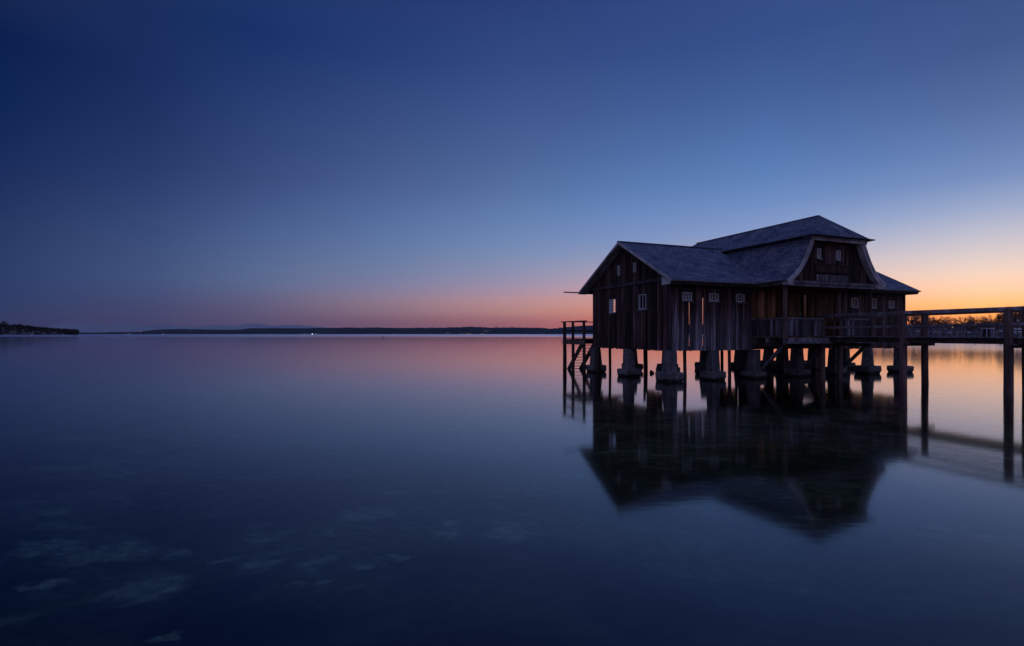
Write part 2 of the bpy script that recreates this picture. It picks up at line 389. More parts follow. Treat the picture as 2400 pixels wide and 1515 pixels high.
# ------------------------------------------------------------------ setting: water, bed, hills
m = MB(); E_ = 26000
m.poly([(-E_, -60, 0), (E_, -60, 0), (E_, 30000, 0), (-E_, 30000, 0)])
tag(m.build('water', M['water']), 'still lake water mirroring the boathouse and dusk sky', kind='structure')
m = MB()
def bedz(x, y): return -.55-.03*max(0, y-4)+.05*math.sin(x*.9+y*.4)+.04*math.sin(y*1.3-x*.5)
nx, ny = 60, 50
for j in range(ny+1):
    for i in range(nx+1):
        x = -40+100*i/nx; y = -20+90*j/ny; m.v.append((x, y, bedz(x, y)))
for j in range(ny):
    for i in range(nx):
        a = j*(nx+1)+i; m.f.append((a, a+1, a+nx+2, a+nx+1))
tag(m.build('lake_bed', M['bed'], smooth=True), 'pale patches of silt on the dark lake bed', kind='structure')
m = MB(); m.poly([(-E_, -60, -4), (E_, -60, -4), (E_, 30000, -4), (-E_, 30000, -4)])
tag(m.build('deep_lake_bed', M['bed']), kind='structure')

def interp(pts, x):
    if x <= pts[0][0]: return pts[0][1]
    for (a, ya), (b, yb) in zip(pts, pts[1:]):
        if x <= b: return ya+(yb-ya)*(x-a)/(b-a)
    return pts[-1][1]
def ridge(name, prof, Y, depth, mat, seed, px0, px1, step, rough, label, rows=8, front=.35):
    rnd = random.Random(seed); m = MB(); xs = []
    p = px0
    while p <= px1: xs.append(p); p += step
    noise = [0.0]
    for i in xs[1:]: noise.append(noise[-1]*.6+rnd.uniform(-rough, rough))
    prof_z = [max(1.0, 2+(783-interp(prof, p)+noise[k])/1250*Y) for k, p in enumerate(xs)]
    shape = [0, .35, .6, .8, .95, 1, .8, .0]
    for k, p in enumerate(xs):
        for r in range(rows):
            Yr = Y-depth*front+depth*(front/5*r if r <= 5 else front+(r-5)*.3)
            z = prof_z[k]*shape[r]*(1+(rnd.uniform(-.06, .06) if 0 < r < 5 else 0)) if r else -2
            # the crest is seen at its own distance, so its height is scaled back along the slope
            m.v.append(((p-1200)/1250*Y, Yr, z))
    for k in range(len(xs)-1):
        for r in range(rows-1):
            a = k*rows+r; m.f.append((a, a+rows, a+rows+1, a+1))
    return tag(m.build(name, mat, smooth=False), label, kind='structure')
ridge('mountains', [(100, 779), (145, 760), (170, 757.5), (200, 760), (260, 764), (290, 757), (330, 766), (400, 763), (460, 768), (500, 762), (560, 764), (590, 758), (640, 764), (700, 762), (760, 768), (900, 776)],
      9000, 1500, M['mount'], 3, 60, 900, 4, .5, 'faint haze-pale mountains on the horizon beyond the lake')
ridge('hills', [(150, 781), (300, 779), (340, 778), (375, 773.5), (420, 772), (470, 773), (500, 773.5), (560, 773), (592, 770.2), (700, 770), (780, 769), (880, 768), (940, 769.3), (1000, 768.6), (1060, 767.8), (1100, 766.2), (1150, 768), (1240, 768), (1290, 770.5), (1320, 768), (1350, 765), (1390, 763), (1500, 761), (1800, 762), (2200, 765), (2700, 765)],
      4200, 700, M['hill'], 5, 120, 2800, 2.0, .5, 'long low wooded hills along the far shore')
ridge('wooded_shore', [(240, 783), (330, 780.5), (420, 779), (560, 779), (700, 777.5), (850, 776.5), (960, 775.5), (1080, 774), (1100, 772.5), (1180, 774), (1300, 773), (1360, 770), (1500, 770), (2100, 772), (2700, 772)],
      3300, 400, M['hill'], 8, 200, 2800, 1.6, .45, 'darker wooded strip along the foot of the far hills')

# ------------------------------------------------------------------ headland on the left
rnd = random.Random(11)
prof = [(-500, 738), (-200, 748), (-60, 755), (0, 759), (30, 760), (60, 762), (100, 766.5), (150, 770.5), (176, 772.5), (184, 773.5)]
m = MB(); Yh = 1100
for k in range(31):
    p = -500+k*(682/30)
    zt = (783-interp(prof, p))/1250*Yh*.72+2
    for r, (dy, f) in enumerate([(0, -.05), (8, .1), (40, .6), (90, 1), (220, .9), (300, -.1)]):
        m.v.append(((p-1200)/1250*(Yh+dy), Yh+dy, zt*f))
for k in range(30):
    for r in range(5):
        a = k*6+r; m.f.append((a, a+6, a+7, a+1))
tag(m.build('headland', M['bank']), 'low dark headland at the left edge of the lake', kind='structure')
m = MB()
for k in range(2600):
    p = rnd.uniform(-480, 183.3) if k % 9 else rnd.uniform(150, 183.3); dy = rnd.uniform(2, 110)
    Y = Yh+dy; top = 2+(783-interp(prof, p)-rnd.uniform(0, 1.3))/1250*Yh
    x = (p-1200)/1250*Y; z = top*(1-rnd.random()**1.6*.95)*min(1, .45+dy/60); r = rnd.uniform(1.6, 3.4)
    z = min(z, top-r*.6)
    # a leafy clump: eight-sided rough blob of small facets
    b = len(m.v); pts = [(0, 0, 1), (1, 0, .1), (.3, .9, 0), (-.8, .5, .15), (-.8, -.6, -.05), (.35, -.9, .1), (0, 0, -.9)]
    for q in pts: m.v.append((x+q[0]*r*rnd.uniform(.7, 1.2), Y+q[1]*r*rnd.uniform(.7, 1.2), z+q[2]*r*rnd.uniform(.7, 1.3)))
    for j in range(5):
        m.f.append((b, b+1+j, b+1+(j+1) % 5)); m.f.append((b+6, b+1+(j+1) % 5, b+1+j))
# the taller trees that stand out of the wood near the left edge
for p, h, w in [(9, 6.5, 3.5), (14.5, 5, 3), (3, 2, 2.5), (46, 3, 3), (50, 2.5, 2.5), (119, 1.8, 1.0)]:
    for k in range(40):
        x = (p-1200)/1250*(Yh+40)+rnd.gauss(0, w*.55); z = 2+(783-interp(prof, p))/1250*Yh+rnd.uniform(-5, h-1); r = rnd.uniform(.6, 1.3)
        b = len(m.v); pts = [(0, 0, 1), (1, 0, .1), (.3, .9, 0), (-.8, .5, .15), (-.8, -.6, -.05), (.35, -.9, .1), (0, 0, -.9)]
        for q in pts: m.v.append((x+q[0]*r, Yh+40+q[1]*r, z+q[2]*r))
        for j in range(5):
            m.f.append((b, b+1+j, b+1+(j+1) % 5)); m.f.append((b+6, b+1+(j+1) % 5, b+1+j))
tag(m.build('headland_wood', M['forest']), 'dark wood covering the headland at the left', 'wood', kind='stuff')

# ------------------------------------------------------------------ BOATHOUSE
HR = math.atan2(.371, .928)
house = empty('boathouse', (6.64, 22.4, 0), HR)
tag(house, 'old dark timber boathouse on concrete piers with shingled roof and curved gable', 'boathouse')
LEN = 14.96; DEP = 6.32; CU = 7.2
EZ, RZ = 4.20, 6.34          # wing eave / ridge (roof top surface)
def wing_top(w):             # underside of the wing roof at depth w
    rw = 3.16; t = abs(w-rw)/(rw+.65)
    return RZ-(RZ-EZ)*t-.13
CURVE = [(3.07, 4.25), (2.86, 4.36), (2.60, 4.55), (2.33, 4.83), (2.08, 5.18), (1.89, 5.52), (1.73, 5.86), (1.6, 6.16)]
def curve_top(u):
    a = abs(u-CU)
    for (x0, z0), (x1, z1) in zip(CURVE, CURVE[1:]):
        if x1 <= a <= x0: return z0+(z1-z0)*(x0-a)/(x0-x1)-.16
    return 6.0 if a < 1.6 else 4.0
rb = random.Random(21)
def board_wall(m, axis, s0, s1, plane, out, zb, top, openings=(), slits=(), bw=.115, ragged=.02, t=.036):
    """vertical boards; odd boards lap over even ones. openings: (a,b,z0,z1); slits: (s, z0, z1, width)"""
    ops = list(openings)+[(s-w/2, s+w/2, a, b) for s, a, b, w in slits]
    cuts = [s0]; x = s0
    while x < s1-.08: x += bw*rb.uniform(.75, 1.25); cuts.append(min(x, s1))
    for a, b, _, _ in ops: cuts += [a, b]
    cuts = sorted(set(round(c, 4) for c in cuts if s0-1e-6 <= c <= s1+1e-6))
    clean = [cuts[0]]
    edges = set(round(v, 4) for o in ops for v in o[:2])
    for c in cuts[1:]:
        if c-clean[-1] < .04 and c not in edges and c != cuts[-1]: continue
        if c-clean[-1] < .04 and clean[-1] not in edges and len(clean) > 1: clean[-1] = c; continue
        clean.append(c)
    for k, (a, b) in enumerate(zip(clean, clean[1:])):
        if b-a < .005: continue
        c = (a+b)/2; off = (.0 if k % 2 else .022)+rb.uniform(0, .006)
        ao, bo = a, b
        if k % 2 == 0:
            if round(a, 4) not in edges: ao = a-.012
            if round(b, 4) not in edges: bo = b+.012
        ao, bo = max(ao, s0), min(bo, s1)
        zbb = zb+rb.uniform(-ragged, ragged)
        segs = [(zbb, None)]
        hit = sorted([(o[2], o[3]) for o in ops if o[0]-1e-4 <= c <= o[1]+1e-4])
        spans = []; cur = zbb
        for z0, z1 in hit:
            if z0 > cur: spans.append((cur, z0))
            cur = max(cur, z1)
        spans.append((cur, None))
        for z0, z1 in spans:
            ta = top(ao) if z1 is None else z1; tb = top(bo) if z1 is None else z1
            if ta <= z0+.01 and tb <= z0+.01: continue
            ta = max(ta, z0+.01); tb = max(tb, z0+.01)
            n0 = plane+out*off; n1 = n0-out*t
            if axis == 'u':
                m.hexa([(ao, n0, z0), (bo, n0, z0), (bo, n1, z0), (ao, n1, z0), (ao, n0, ta), (bo, n0, tb), (bo, n1, tb), (ao, n1, ta)])
            else:
                m.hexa([(n0, ao, z0), (n0, bo, z0), (n1, bo, z0), (n1, ao, z0), (n0, ao, ta), (n0, bo, tb), (n1, bo, tb), (n1, ao, ta)])

# --- window openings
FW = [(.61, 1.10, 3.42, 3.77), (2.06, 2.56, 3.43, 3.76), (3.57, 4.03, 3.43, 3.77)]          # front wall, left wing
RW = [(10.95, 11.42, 3.32, 3.78), (12.32, 12.78, 3.32, 3.78), (13.74, 14.14, 3.34, 3.70)]    # front wall, right wing
GL = [(4.07, 4.65, 3.05, 3.72), (1.62, 2.16, 3.12, 3.79)]                                     # left gable, lower
GU = [(3.72, 3.92, 4.84, 5.32), (2.40, 2.60, 4.86, 5.30)]                                     # left gable, upper
UW = [(6.25, 6.47, 5.26, 5.68), (7.45, 7.68, 5.25, 5.67)]                                     # curved gable
eave = lambda s: EZ+.02

m = MB()
board_wall(m, 'u', 0, 4.47, 0, -1, 1.28, lambda s: 4.42, FW, [(.99, 1.2, 3.36, .047), (1.72, 1.2, 4.5, .050)])
o = m.build('front_wall', M['front'], house)
# silvered lower boards of the front wall are the lower part of the same boards: weathering by height lives in the material
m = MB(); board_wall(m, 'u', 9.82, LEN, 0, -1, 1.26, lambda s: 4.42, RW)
m.build('right_front_wall', M['sunsetfront'], house)
m = MB(); board_wall(m, 'w', 0.012, DEP-.012, 0, -1, 1.28, wing_top, GL+GU, [(1.60, 1.2, 3.02, .08)])
m.build('gable_wall', M['wall'], house)
m = MB(); board_wall(m, 'w', 0.012, DEP-.012, LEN, 1, 1.28, wing_top, [(4.8, 6.25, 2.2, 4.45)])
m.build('right_gable_wall', M['wall'], house)
m = MB()
board_wall(m, 'u', 0, 4.4, DEP, 1, 1.28, lambda s: 4.40, [(.35, 4.3, 1.0, 3.98)])
m.build('back_wall', M['wall'], house); m = MB()
board_wall(m, 'u', 10, LEN, DEP, 1, 1.28, lambda s: 4.40)
m.build('back_wall', M['wall'], house)
m = MB()
board_wall(m, 'u', CU-2.75, CU+2.75, 7.75, 1, 1.28, curve_top, [(CU-2.2, CU+2.2, 1.0, 5.3)])
board_wall(m, 'w', DEP, 7.74, CU-2.73, -1, 1.28, lambda s: 4.35)
board_wall(m, 'w', DEP, 7.74, CU+2.73, 1, 1.28, lambda s: 4.35)
m.build('lake_side_wall', M['wall'], house)
# recess behind the porch, sheltered brown boards with a narrow glazed slit beside the door
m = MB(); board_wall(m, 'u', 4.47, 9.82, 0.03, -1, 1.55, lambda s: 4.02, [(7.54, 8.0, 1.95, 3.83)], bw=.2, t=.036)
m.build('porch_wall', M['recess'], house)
m = MB(); m.box(7.541, 7.999, .02, .026, 1.951, 3.829)
g = m.build('door_light', M['amber'], house)
m = MB(); m.box(7.52, 7.54, -.03, .0, 1.93, 3.88); m.box(8.0, 8.04, -.03, .0, 1.93, 3.88); m.box(7.54, 8.0, -.03, .0, 3.83, 3.88); m.box(7.54, 8.0, .0, .018, 2.82, 2.86)
m.build('frame', M['timberdark'], g)
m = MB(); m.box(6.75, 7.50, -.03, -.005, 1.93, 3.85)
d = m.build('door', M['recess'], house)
m = MB(); m.box(7.42, 7.46, -.08, -.03, 2.88, 2.98); m.build('handle', M['metal'], d)
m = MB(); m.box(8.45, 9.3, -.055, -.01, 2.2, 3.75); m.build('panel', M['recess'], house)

# curved gable
m = MB(); board_wall(m, 'u', CU-2.86, CU+2.86, -1.85, -1, 4.12, lambda s: max(curve_top(s), 4.13), UW, bw=.14)
m.build('curved_gable', M['wall'], house)
m = MB()
m.box(CU-2.86, CU+2.86, -1.93, -1.78, 4.02, 4.125)
m.box(CU-2.80, CU+2.80, -1.97, -1.932, 4.14, 4.26)
m.build('gable_beam', M['timbergrey'], house)
m = MB()      # projecting board box under the two small windows and the row of pale boards below it
m.box(6.12, 8.16, -1.99, -1.90, 4.64, 4.98); m.box(6.09, 8.19, -2.02, -1.90, 4.985, 5.02)
p_ = m.build('hoist_box', M['wall'], house)
m = MB()
for k in range(12): m.box(6.16+k*.165, 6.16+k*.165+.14, -1.94, -1.905, 4.29, 4.56)
m.build('vent_slats', M['timbergrey'], house)

# porch: posts, beams, deck, balustrades, struts
for u in (4.53, 9.78):
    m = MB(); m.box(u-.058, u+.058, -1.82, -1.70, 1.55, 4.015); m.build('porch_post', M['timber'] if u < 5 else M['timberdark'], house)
m = MB()
for k in range(27): m.box(4.47+k*.2, 4.47+k*.2+.19, -1.83, -.01, 1.83, 1.875)
m.build('porch_deck', M['timber'], house)
m = MB(); m.box(4.36, 6.9, -1.95, -1.84, 1.585, 1.665); m.box(6.92, 9.86, -1.95, -1.84, 1.585, 1.66)
m.box(4.47, 9.82, -1.82, -1.70, 1.62, 1.825); m.box(4.47, 9.82, -.9, -.8, 1.62, 1.825); m.box(4.47, 9.82, -.2, -.06, 1.42, 1.825)
m.build('porch_beam', M['timbergrey'], house)
m = MB()
for u in (4.6, 7.2, 9.7):
    m = MB(); m.box(u-.07, u+.07, -1.80, -.02, 1.44, 1.61); m.build('porch_joist', M['timberdark'], house)
def balustrade(a, b, axis='u', plane=-1.76):
    m = MB(); x = a+.03
    while x < b-.05:
        w = rb.uniform(.055, .085)
        if axis == 'u': m.box(x, x+w, plane-.015, plane+.01, 1.90+rb.uniform(0, .02), 2.60)
        else: m.box(plane-.012, plane+.012, x, x+w, 1.88+rb.uniform(0, .02), 2.60)
        x += w+rb.uniform(.008, .022)
    o = m.build('balustrade', M['pickets'], house)
    m = MB()
    if axis == 'u': m.box(a, b, plane-.05, plane+.05, 2.62, 2.69); m.box(a, b, plane+.012, plane+.05, 2.0, 2.06)
    else: m.box(plane-.05, plane+.05, a, b, 2.62, 2.69); m.box(plane+.014, plane+.05, a, b, 2.0, 2.06)
    m.build('top_rail', M['timbergrey'], o)
balustrade(4.61, 6.80); balustrade(8.1, 9.70); balustrade(-1.66, -.02, 'w', 4.53); balustrade(-1.66, -.02, 'w', 9.78)
for u, u2 in ((4.60, 4.65), (7.05, 7.3), (9.75, 9.92)):
    m = MB(); m.bar((u, -1.72, 1.60), (u2, -.42, .42), .12, .12); m.build('strut', M['timbergrey'], house)

# --- roofs
def slab(m, quad, th, uvdir=None):
    """quad a,b (eave) c,d (ridge) in order; top face gets UVs in metres along the slope; th = thickness downwards along the normal"""
    a, b, c, d = [Vector(q) for q in quad]
    n = (b-a).cross(d-a)
    if n.length < 1e-6: n = (c-b).cross(a-b)
    n.normalize()
    if n.z < 0: n = -n
    al = (b-a).normalized(); upv = n.cross(al).normalized()
    uv = [((q-a).dot(al), (q-a).dot(upv)) for q in (a, b, c, d)]
    m.poly([a, b, c, d], uv)
    lo = [q-n*th for q in (a, b, c, d)]
    m.poly(lo[::-1], [(0, 0)]*4)
    for i in range(4):
        j = (i+1) % 4
        if ((a, b, c, d)[i]-(a, b, c, d)[j]).length < 1e-6: continue
        m.poly([(a, b, c, d)[i], lo[i], lo[j], (a, b, c, d)[j]], [(0, 0)]*4)
U0, U1 = -.5, LEN+.12
m = MB()
slab(m, [(U0, -.65, EZ+.02), (U1, -.65, EZ+.02), (U1, 3.16, RZ), (U0, 3.16, RZ)], .09)
slab(m, [(U1, 6.97, EZ+.02), (U0, 6.97, EZ+.02), (U0, 3.16, RZ), (U1, 3.16, RZ)], .09)
wr = m.build('wing_roof', M['roof'], house)
m = MB(); m.bar((U0-.02, 3.16, RZ+.01), (U1+.02, 3.16, RZ+.01), .16, .05); m.build('ridge_cap', M['ridgecap'], wr)
# pale boarded soffit under the gable overhangs and barge boards
def soffit(m, u0, u1):
    for wa, wb in ((-.62, 3.14), (6.94, 3.18)):
        za = EZ+.02-.10+(.03*(RZ-EZ)/3.81); zb = RZ-.10
        a = Vector((u0, wa, za)); b = Vector((u1, wa, za)); c = Vector((u1, wb, zb)); d = Vector((u0, wb, zb))
        slab(m, [a, b, c, d] if wa < 3 else [b, a, d, c], .02)
for ua, ub in ((U0+.02, -.04), (LEN+.045, U1-.02)):
    m = MB(); soffit(m, ua, ub); m.build('soffit', M['trim'], house)
for u in (U0-.012, U1-.018):
    for wa in (-.68, 7.0):
        m = MB(); a = Vector((u, wa, EZ-.015)); b = Vector((u, 3.16, RZ-.035))
        h = .14
        m.hexa([a+Vector((0,0,-h*.5)), a+Vector((.03,0,-h*.5)), b+Vector((.03,0,-h*.5)), b+Vector((0,0,-h*.5)),
                a+Vector((0,0,h*.35)), a+Vector((.03,0,h*.35)), b+Vector((.03,0,h*.35)), b+Vector((0,0,h*.35))])
        m.build('barge_board', M['trim'], house)
# boxed eave returns at the gable foot
for u, v_ in ((U0+.02, -.06), (LEN+.0, LEN+.10)):
    m = MB(); m.hexa([(u, -.62, 4.03), (v_, -.62, 4.03), (v_, -.06, 4.03), (u, -.06, 4.03), (u, -.62, 4.12), (v_, -.62, 4.12), (v_, -.06, 4.38), (u, -.06, 4.38)])
    m.build('eave_return', M['trim'], house)
# main roof: upper slopes with small half hips front and back
KZ, PZ, KU = 6.19, 7.30, 1.72
WF, WB, PF, PB = -2.32, 8.0, -1.23, 6.65
m = MB()
Lk = [(CU-KU, WF, KZ), (CU-KU, WB, KZ)]; Rk = [(CU+KU, WF, KZ), (CU+KU, WB, KZ)]
slab(m, [Lk[1], Lk[0], (CU, PF, PZ), (CU, PB, PZ)], .08)
slab(m, [Rk[0], Rk[1], (CU, PB, PZ), (CU, PF, PZ)], .08)
slab(m, [Lk[0], Rk[0], (CU, PF, PZ), (CU, PF, PZ)], .08)
slab(m, [Rk[1], Lk[1], (CU, PB, PZ), (CU, PB, PZ)], .08)
# bell-cast: a short flatter skirt runs round the upper roof
e = .16; dz = .035
K0, K1 = (CU-KU-e, WF-e), (CU+KU+e, WB+e)
slab(m, [(K0[0], K1[1], KZ-dz), (K0[0], K0[1], KZ-dz), Lk[0], Lk[1]], .05)
slab(m, [(K1[0], K0[1], KZ-dz), (K1[0], K1[1], KZ-dz), Rk[1], Rk[0]], .05)
slab(m, [(K0[0], K0[1], KZ-dz), (K1[0], K0[1], KZ-dz), Rk[0], Lk[0]], .05)
slab(m, [(K1[0], K1[1], KZ-dz), (K0[0], K1[1], KZ-dz), Lk[1], Rk[1]], .05)
mr_ = m.build('main_roof', M['roof'], house)
m = MB(); m.bar((CU, PF, PZ+.0), (CU, PB, PZ+.0), .14, .05)
for q in (Lk[0], Rk[0]): m.bar(Vector(q)+Vector((0, 0, -.02)), (CU, PF, PZ-.01), .06, .035)
m.build('ridge_cap', M['ridgecap'], mr_)
m = MB(); m.box(CU-KU-.05, CU+KU+.05, WF+.0, -1.88, KZ-.115, KZ-.085)
m.box(CU-KU+.02, CU+KU-.02, WF+.08, WF+.12, KZ-.24, KZ-.116)
m.build('gable_soffit', M['trim'], house)
# curved lower slopes
for sgn in (-1, 1):
    m = MB()
    for wa, wb in ((-2.15, 2.55), (3.75, 8.0)):
        ln = 0
        for (x0, z0), (x1, z1) in zip(CURVE, CURVE[1:]):
            A = (CU+sgn*x0, z0); B = (CU+sgn*x1, z1); sl = math.hypot(A[0]-B[0], A[1]-B[1])
            nx_, nz_ = (B[1]-A[1])/sl, abs(B[0]-A[0])/sl
            ia = (A[0]-sgn*nx_*.12, A[1]-nz_*.12); ib = (B[0]-sgn*nx_*.12, B[1]-nz_*.12)
            P = lambda q, w: (q[0], w, q[1])
            top = [P(A, wa), P(A, wb), P(B, wb), P(B, wa)]
            uv = [(wa, ln), (wb, ln), (wb, ln+sl), (wa, ln+sl)]
            if sgn < 0: top = top[::-1]; uv = uv[::-1]
            m.poly(top, uv); z4 = [(0, 0)]*4
            m.poly([P(ia, wa), P(ia, wb), P(ib, wb), P(ib, wa)], z4)
            m.poly([P(A, wa), P(B, wa), P(ib, wa), P(ia, wa)], z4); m.poly([P(A, wb), P(B, wb), P(ib, wb), P(ia, wb)], z4)
            if x0 == CURVE[0][0]: m.poly([P(A, wa), P(A, wb), P(ia, wb), P(ia, wa)], z4)
            ln += sl
    m.build('curved_roof', M['roof'], house)
    # curved barge board along the front edge, two-stepped
    for off, th, w0, w1 in ((0.012, .09, -2.195, -2.152), (.105, .11, -2.165, -1.90)):
        m = MB(); prev = None; n = len(CURVE)
        pts = []
        for i, (x, z) in enumerate(CURVE):
            x0, z0 = CURVE[max(0, i-1)]; x1, z1 = CURVE[min(n-1, i+1)]
            sl = math.hypot(x1-x0, z1-z0); nx_, nz_ = (z1-z0)/sl, (x0-x1)/sl
            pts.append(((CU+sgn*(x-nx_*off), z-nz_*off), (CU+sgn*(x-nx_*(off+th)), z-nz_*(off+th))))
        for (a, b), (c, d_) in zip(pts, pts[1:]):
            m.hexa([(b[0], w0, b[1]), (d_[0], w0, d_[1]), (d_[0], w1, d_[1]), (b[0], w1, b[1]), (a[0], w0, a[1]), (c[0], w0, c[1]), (c[0], w1, c[1]), (a[0], w1, a[1])])
        m.build('curved_barge_board', M['trim'], house)
# eave block at the foot of each curve, under-eave box back to the wing
for s_ in (-1, 1):
    m = MB(); a = CU+s_*3.03; b = CU+s_*2.62; x0, x1 = min(a, b), max(a, b)
    m.hexa([(x0, -2.13, 4.04), (x1, -2.13, 4.04), (x1, -1.94, 4.04), (x0, -1.94, 4.04), (x0, -2.13, 4.19 if s_ < 0 else 4.5), (x1, -2.13, 4.5 if s_ < 0 else 4.19), (x1, -1.94, 4.5 if s_ < 0 else 4.19), (x0, -1.94, 4.19 if s_ < 0 else 4.5)])
    m.build('curve_foot', M['trim'], house)
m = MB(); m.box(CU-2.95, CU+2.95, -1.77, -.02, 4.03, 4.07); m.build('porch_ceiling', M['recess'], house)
m = MB()
m.box(CU-3.0, CU-2.87, -2.12, -.66, 4.08, 4.17); m.build('eave_board', M['timbergrey'], house)
m = MB(); m.box(CU+2.87, CU+3.0, -2.12, -.66, 4.08, 4.17)
m.build('eave_board', M['timbergrey'], house)
# gutters
def gutter(a, b, brackets=True):
    m = MB(); a = Vector(a); b = Vector(b); d = (b-a).normalized(); sd = d.cross(Vector((0, 0, 1))).normalized()
    n = 7; pr = []
    for k in range(n):
        t = math.pi*k/(n-1); pr.append((math.cos(t)*.06, -math.sin(t)*.06))
    for i in range(n-1):
        for s_ in (1, .85):
            q = [a+sd*pr[i][0]*s_+Vector((0,0,pr[i][1]*s_)), b+sd*pr[i][0]*s_+Vector((0,0,pr[i][1]*s_)), b+sd*pr[i+1][0]*s_+Vector((0,0,pr[i+1][1]*s_)), a+sd*pr[i+1][0]*s_+Vector((0,0,pr[i+1][1]*s_))]
            m.poly(q)
    return m.build('gutter', M['metal'], house)
gutter((U0-.02, -.72, EZ), (CU-3.1, -.72, EZ)); gutter((CU+3.1, -.72, EZ), (U1, -.72, EZ)); gutter((U1, 7.04, EZ), (-1.35, 7.04, EZ+.05))
gutter((CU-3.14, -.7, 4.22), (CU-3.14, -2.16, 4.24)); gutter((CU+3.14, -2.16, 4.24), (CU+3.14, -.7, 4.22))
# fascia, gable beam, corner boards, wall plates
m = MB(); m.box(U0+.02, CU-3.0, -.655, -.63, 4.05, 4.145); m.build('fascia', M['timberdark'], house); m = MB(); m.box(CU+3.0, U1-.02, -.655, -.63, 4.05, 4.145)
m.build('fascia', M['timberdark'], house)
m = MB(); m.box(U0+.05, CU-3.0, -.63, -.04, 4.03, 4.048); m.build('eave_soffit', M['wall'], house); m = MB(); m.box(CU+3.0, U1-.05, -.63, -.04, 4.03, 4.048)
m.build('eave_soffit', M['wall'], house)
m = MB(); m.box(-.075, -.032, .0, DEP, 4.27, 4.41); m.build('gable_rail', M['wallgrey'], house)
m = MB(); m.box(-.05, .06, -.055, .0, 1.27, 4.03); m.build('corner_board', M['wallgrey'], house)
m = MB(); m.box(LEN-.03, LEN+.05, -.06, .0, 1.27, 4.03); m.build('corner_board', M['wallgrey'], house)
m = MB(); m.box(.0, LEN, .05, .2, 1.30, 1.46); m.box(.05, .2, .21, 6.1, 1.30, 1.46); m.box(.0, 2.4, 6.12, 6.27, 1.30, 1.46)
m.build('sill_beam', M['timberdark'], house)

# --- windows
def window(rect, axis, plane, out, nx, ny, pane='curtain', hood=False, sill=True, fw=.035, name='window', depth=.03):
    a, b, z0, z1 = rect; m = MB()
    def bx(mm, s0, s1, n0, n1, q0, q1):
        lo, hi = min(plane+out*n0, plane+out*n1), max(plane+out*n0, plane+out*n1)
        if axis == 'u': mm.box(s0, s1, lo, hi, q0, q1)
        else: mm.box(lo, hi, s0, s1, q0, q1)
    bx(m, a, a+fw, -.05, .05, z0, z1); bx(m, b-fw, b, -.05, .05, z0, z1)
    bx(m, a+fw, b-fw, -.05, .05, z0, z0+fw); bx(m, a+fw, b-fw, -.05, .05, z1-fw, z1)
    mw = fw*.5
    for k in range(1, nx):
        x = a+(b-a)*k/nx; bx(m, x-mw/2, x+mw/2, -.01, .03, z0+fw, z1-fw)
    for k in range(1, ny):
        z = z0+(z1-z0)*k/ny
        for i in range(nx):
            x0 = a+fw if i == 0 else a+(b-a)*i/nx+mw/2; x1 = b-fw if i == nx-1 else a+(b-a)*(i+1)/nx-mw/2
            bx(m, x0, x1, -.008, .028, z-mw/2, z+mw/2)
    w = m.build(name, M['white'], house)
    if pane:
        m = MB(); bx(m, a+fw*.8, b-fw*.8, -.02, -.014, z0+fw*.8, z1-fw*.8)
        g_ = m.build('pane', M['glass'], w)
        if pane != 'clear':
            m = MB(); bx(m, a+fw*.5, b-fw*.5, -.05, -.04, z0+fw*.5, z1-fw*.5); m.build('curtain', M[pane], w)
    if sill:
        m = MB(); bx(m, a-.06, b+.06, .0, .09, z0-.07, z0-.005); m.build('sill', M['timbergrey'], w)
    if hood:
        m = MB(); bx(m, a-.10, b+.10, .0, .08, z1+.12, z1+.15); m.build('hood', M['timbergrey'], w)
    return w
M['netcurtain'] = simple('net_curtain', (.08, .08, .10), (.40, .40, .46), 5, .8, .2)
window(FW[0], 'u', 0, -1, 3, 2, 'netcurtain', True); window(FW[1], 'u', 0, -1, 3, 2, 'netcurtain', True); window(FW[2], 'u', 0, -1, 3, 2, 'netcurtain', True, fw=.03)
for r_ in RW: window(r_, 'u', 0, -1, 2, 3, 'netcurtain', r_[0] < 13, True, fw=.03)
for r_ in UW: window(r_, 'u', -1.85, -1, 2, 3, 'netcurtain', False, True, fw=.025)
window(GL[1], 'w', 0, -1, 2, 1, 'shutterblue', False, True, fw=.03)
for r_ in GU: window(r_, 'w', 0, -1, 1, 4, 'shutterblue', False, False, fw=.03)
# the lower far window of the gable: one leaf panelled, the other open louvres with the sky showing through
w_ = window(GL[0], 'w', 0, -1, 2, 1, None, False, True, fw=.03)
m = MB(); m.box(-.02, .0, 4.375, 4.62, 3.08, 3.69); m.build('shutter_leaf', M['shutterblue'], w_)
m = MB()
for k in range(5): m.box(-.02, .02, 4.10, 4.35, 3.17+k*.11, 3.17+k*.11+.026)
m.build('louvre', M['timberdark'], w_)

# --- piers
rp_ = random.Random(5)
def ring(h, z, u, w, yaw, jit, per=4, cut=.10):
    """points round a square of half side h with slightly broken corners"""
    out = []
    for side in range(4):
        for k in range(per+1):
            t = -1+cut+(2-2*cut)*k/per
            x, y = (t*h, -h) if side == 0 else (h, t*h) if side == 1 else (-t*h, h) if side == 2 else (-h, -t*h)
            j = 1+rp_.uniform(-jit, jit); x *= j; y *= j
            out.append((u+x*math.cos(yaw)-y*math.sin(yaw), w+x*math.sin(yaw)+y*math.cos(yaw), z+rp_.uniform(-jit, jit)*.5))
    return out
def loft(m, rings, cap=True):
    n = len(rings[0]); b = len(m.v)
    for r in rings: m.v += r
    for i in range(len(rings)-1):
        for j in range(n): m.f.append((b+i*n+j, b+i*n+(j+1) % n, b+(i+1)*n+(j+1) % n, b+(i+1)*n+j))
    if cap: m.f.append(tuple(b+(len(rings)-1)*n+j for j in range(n)))
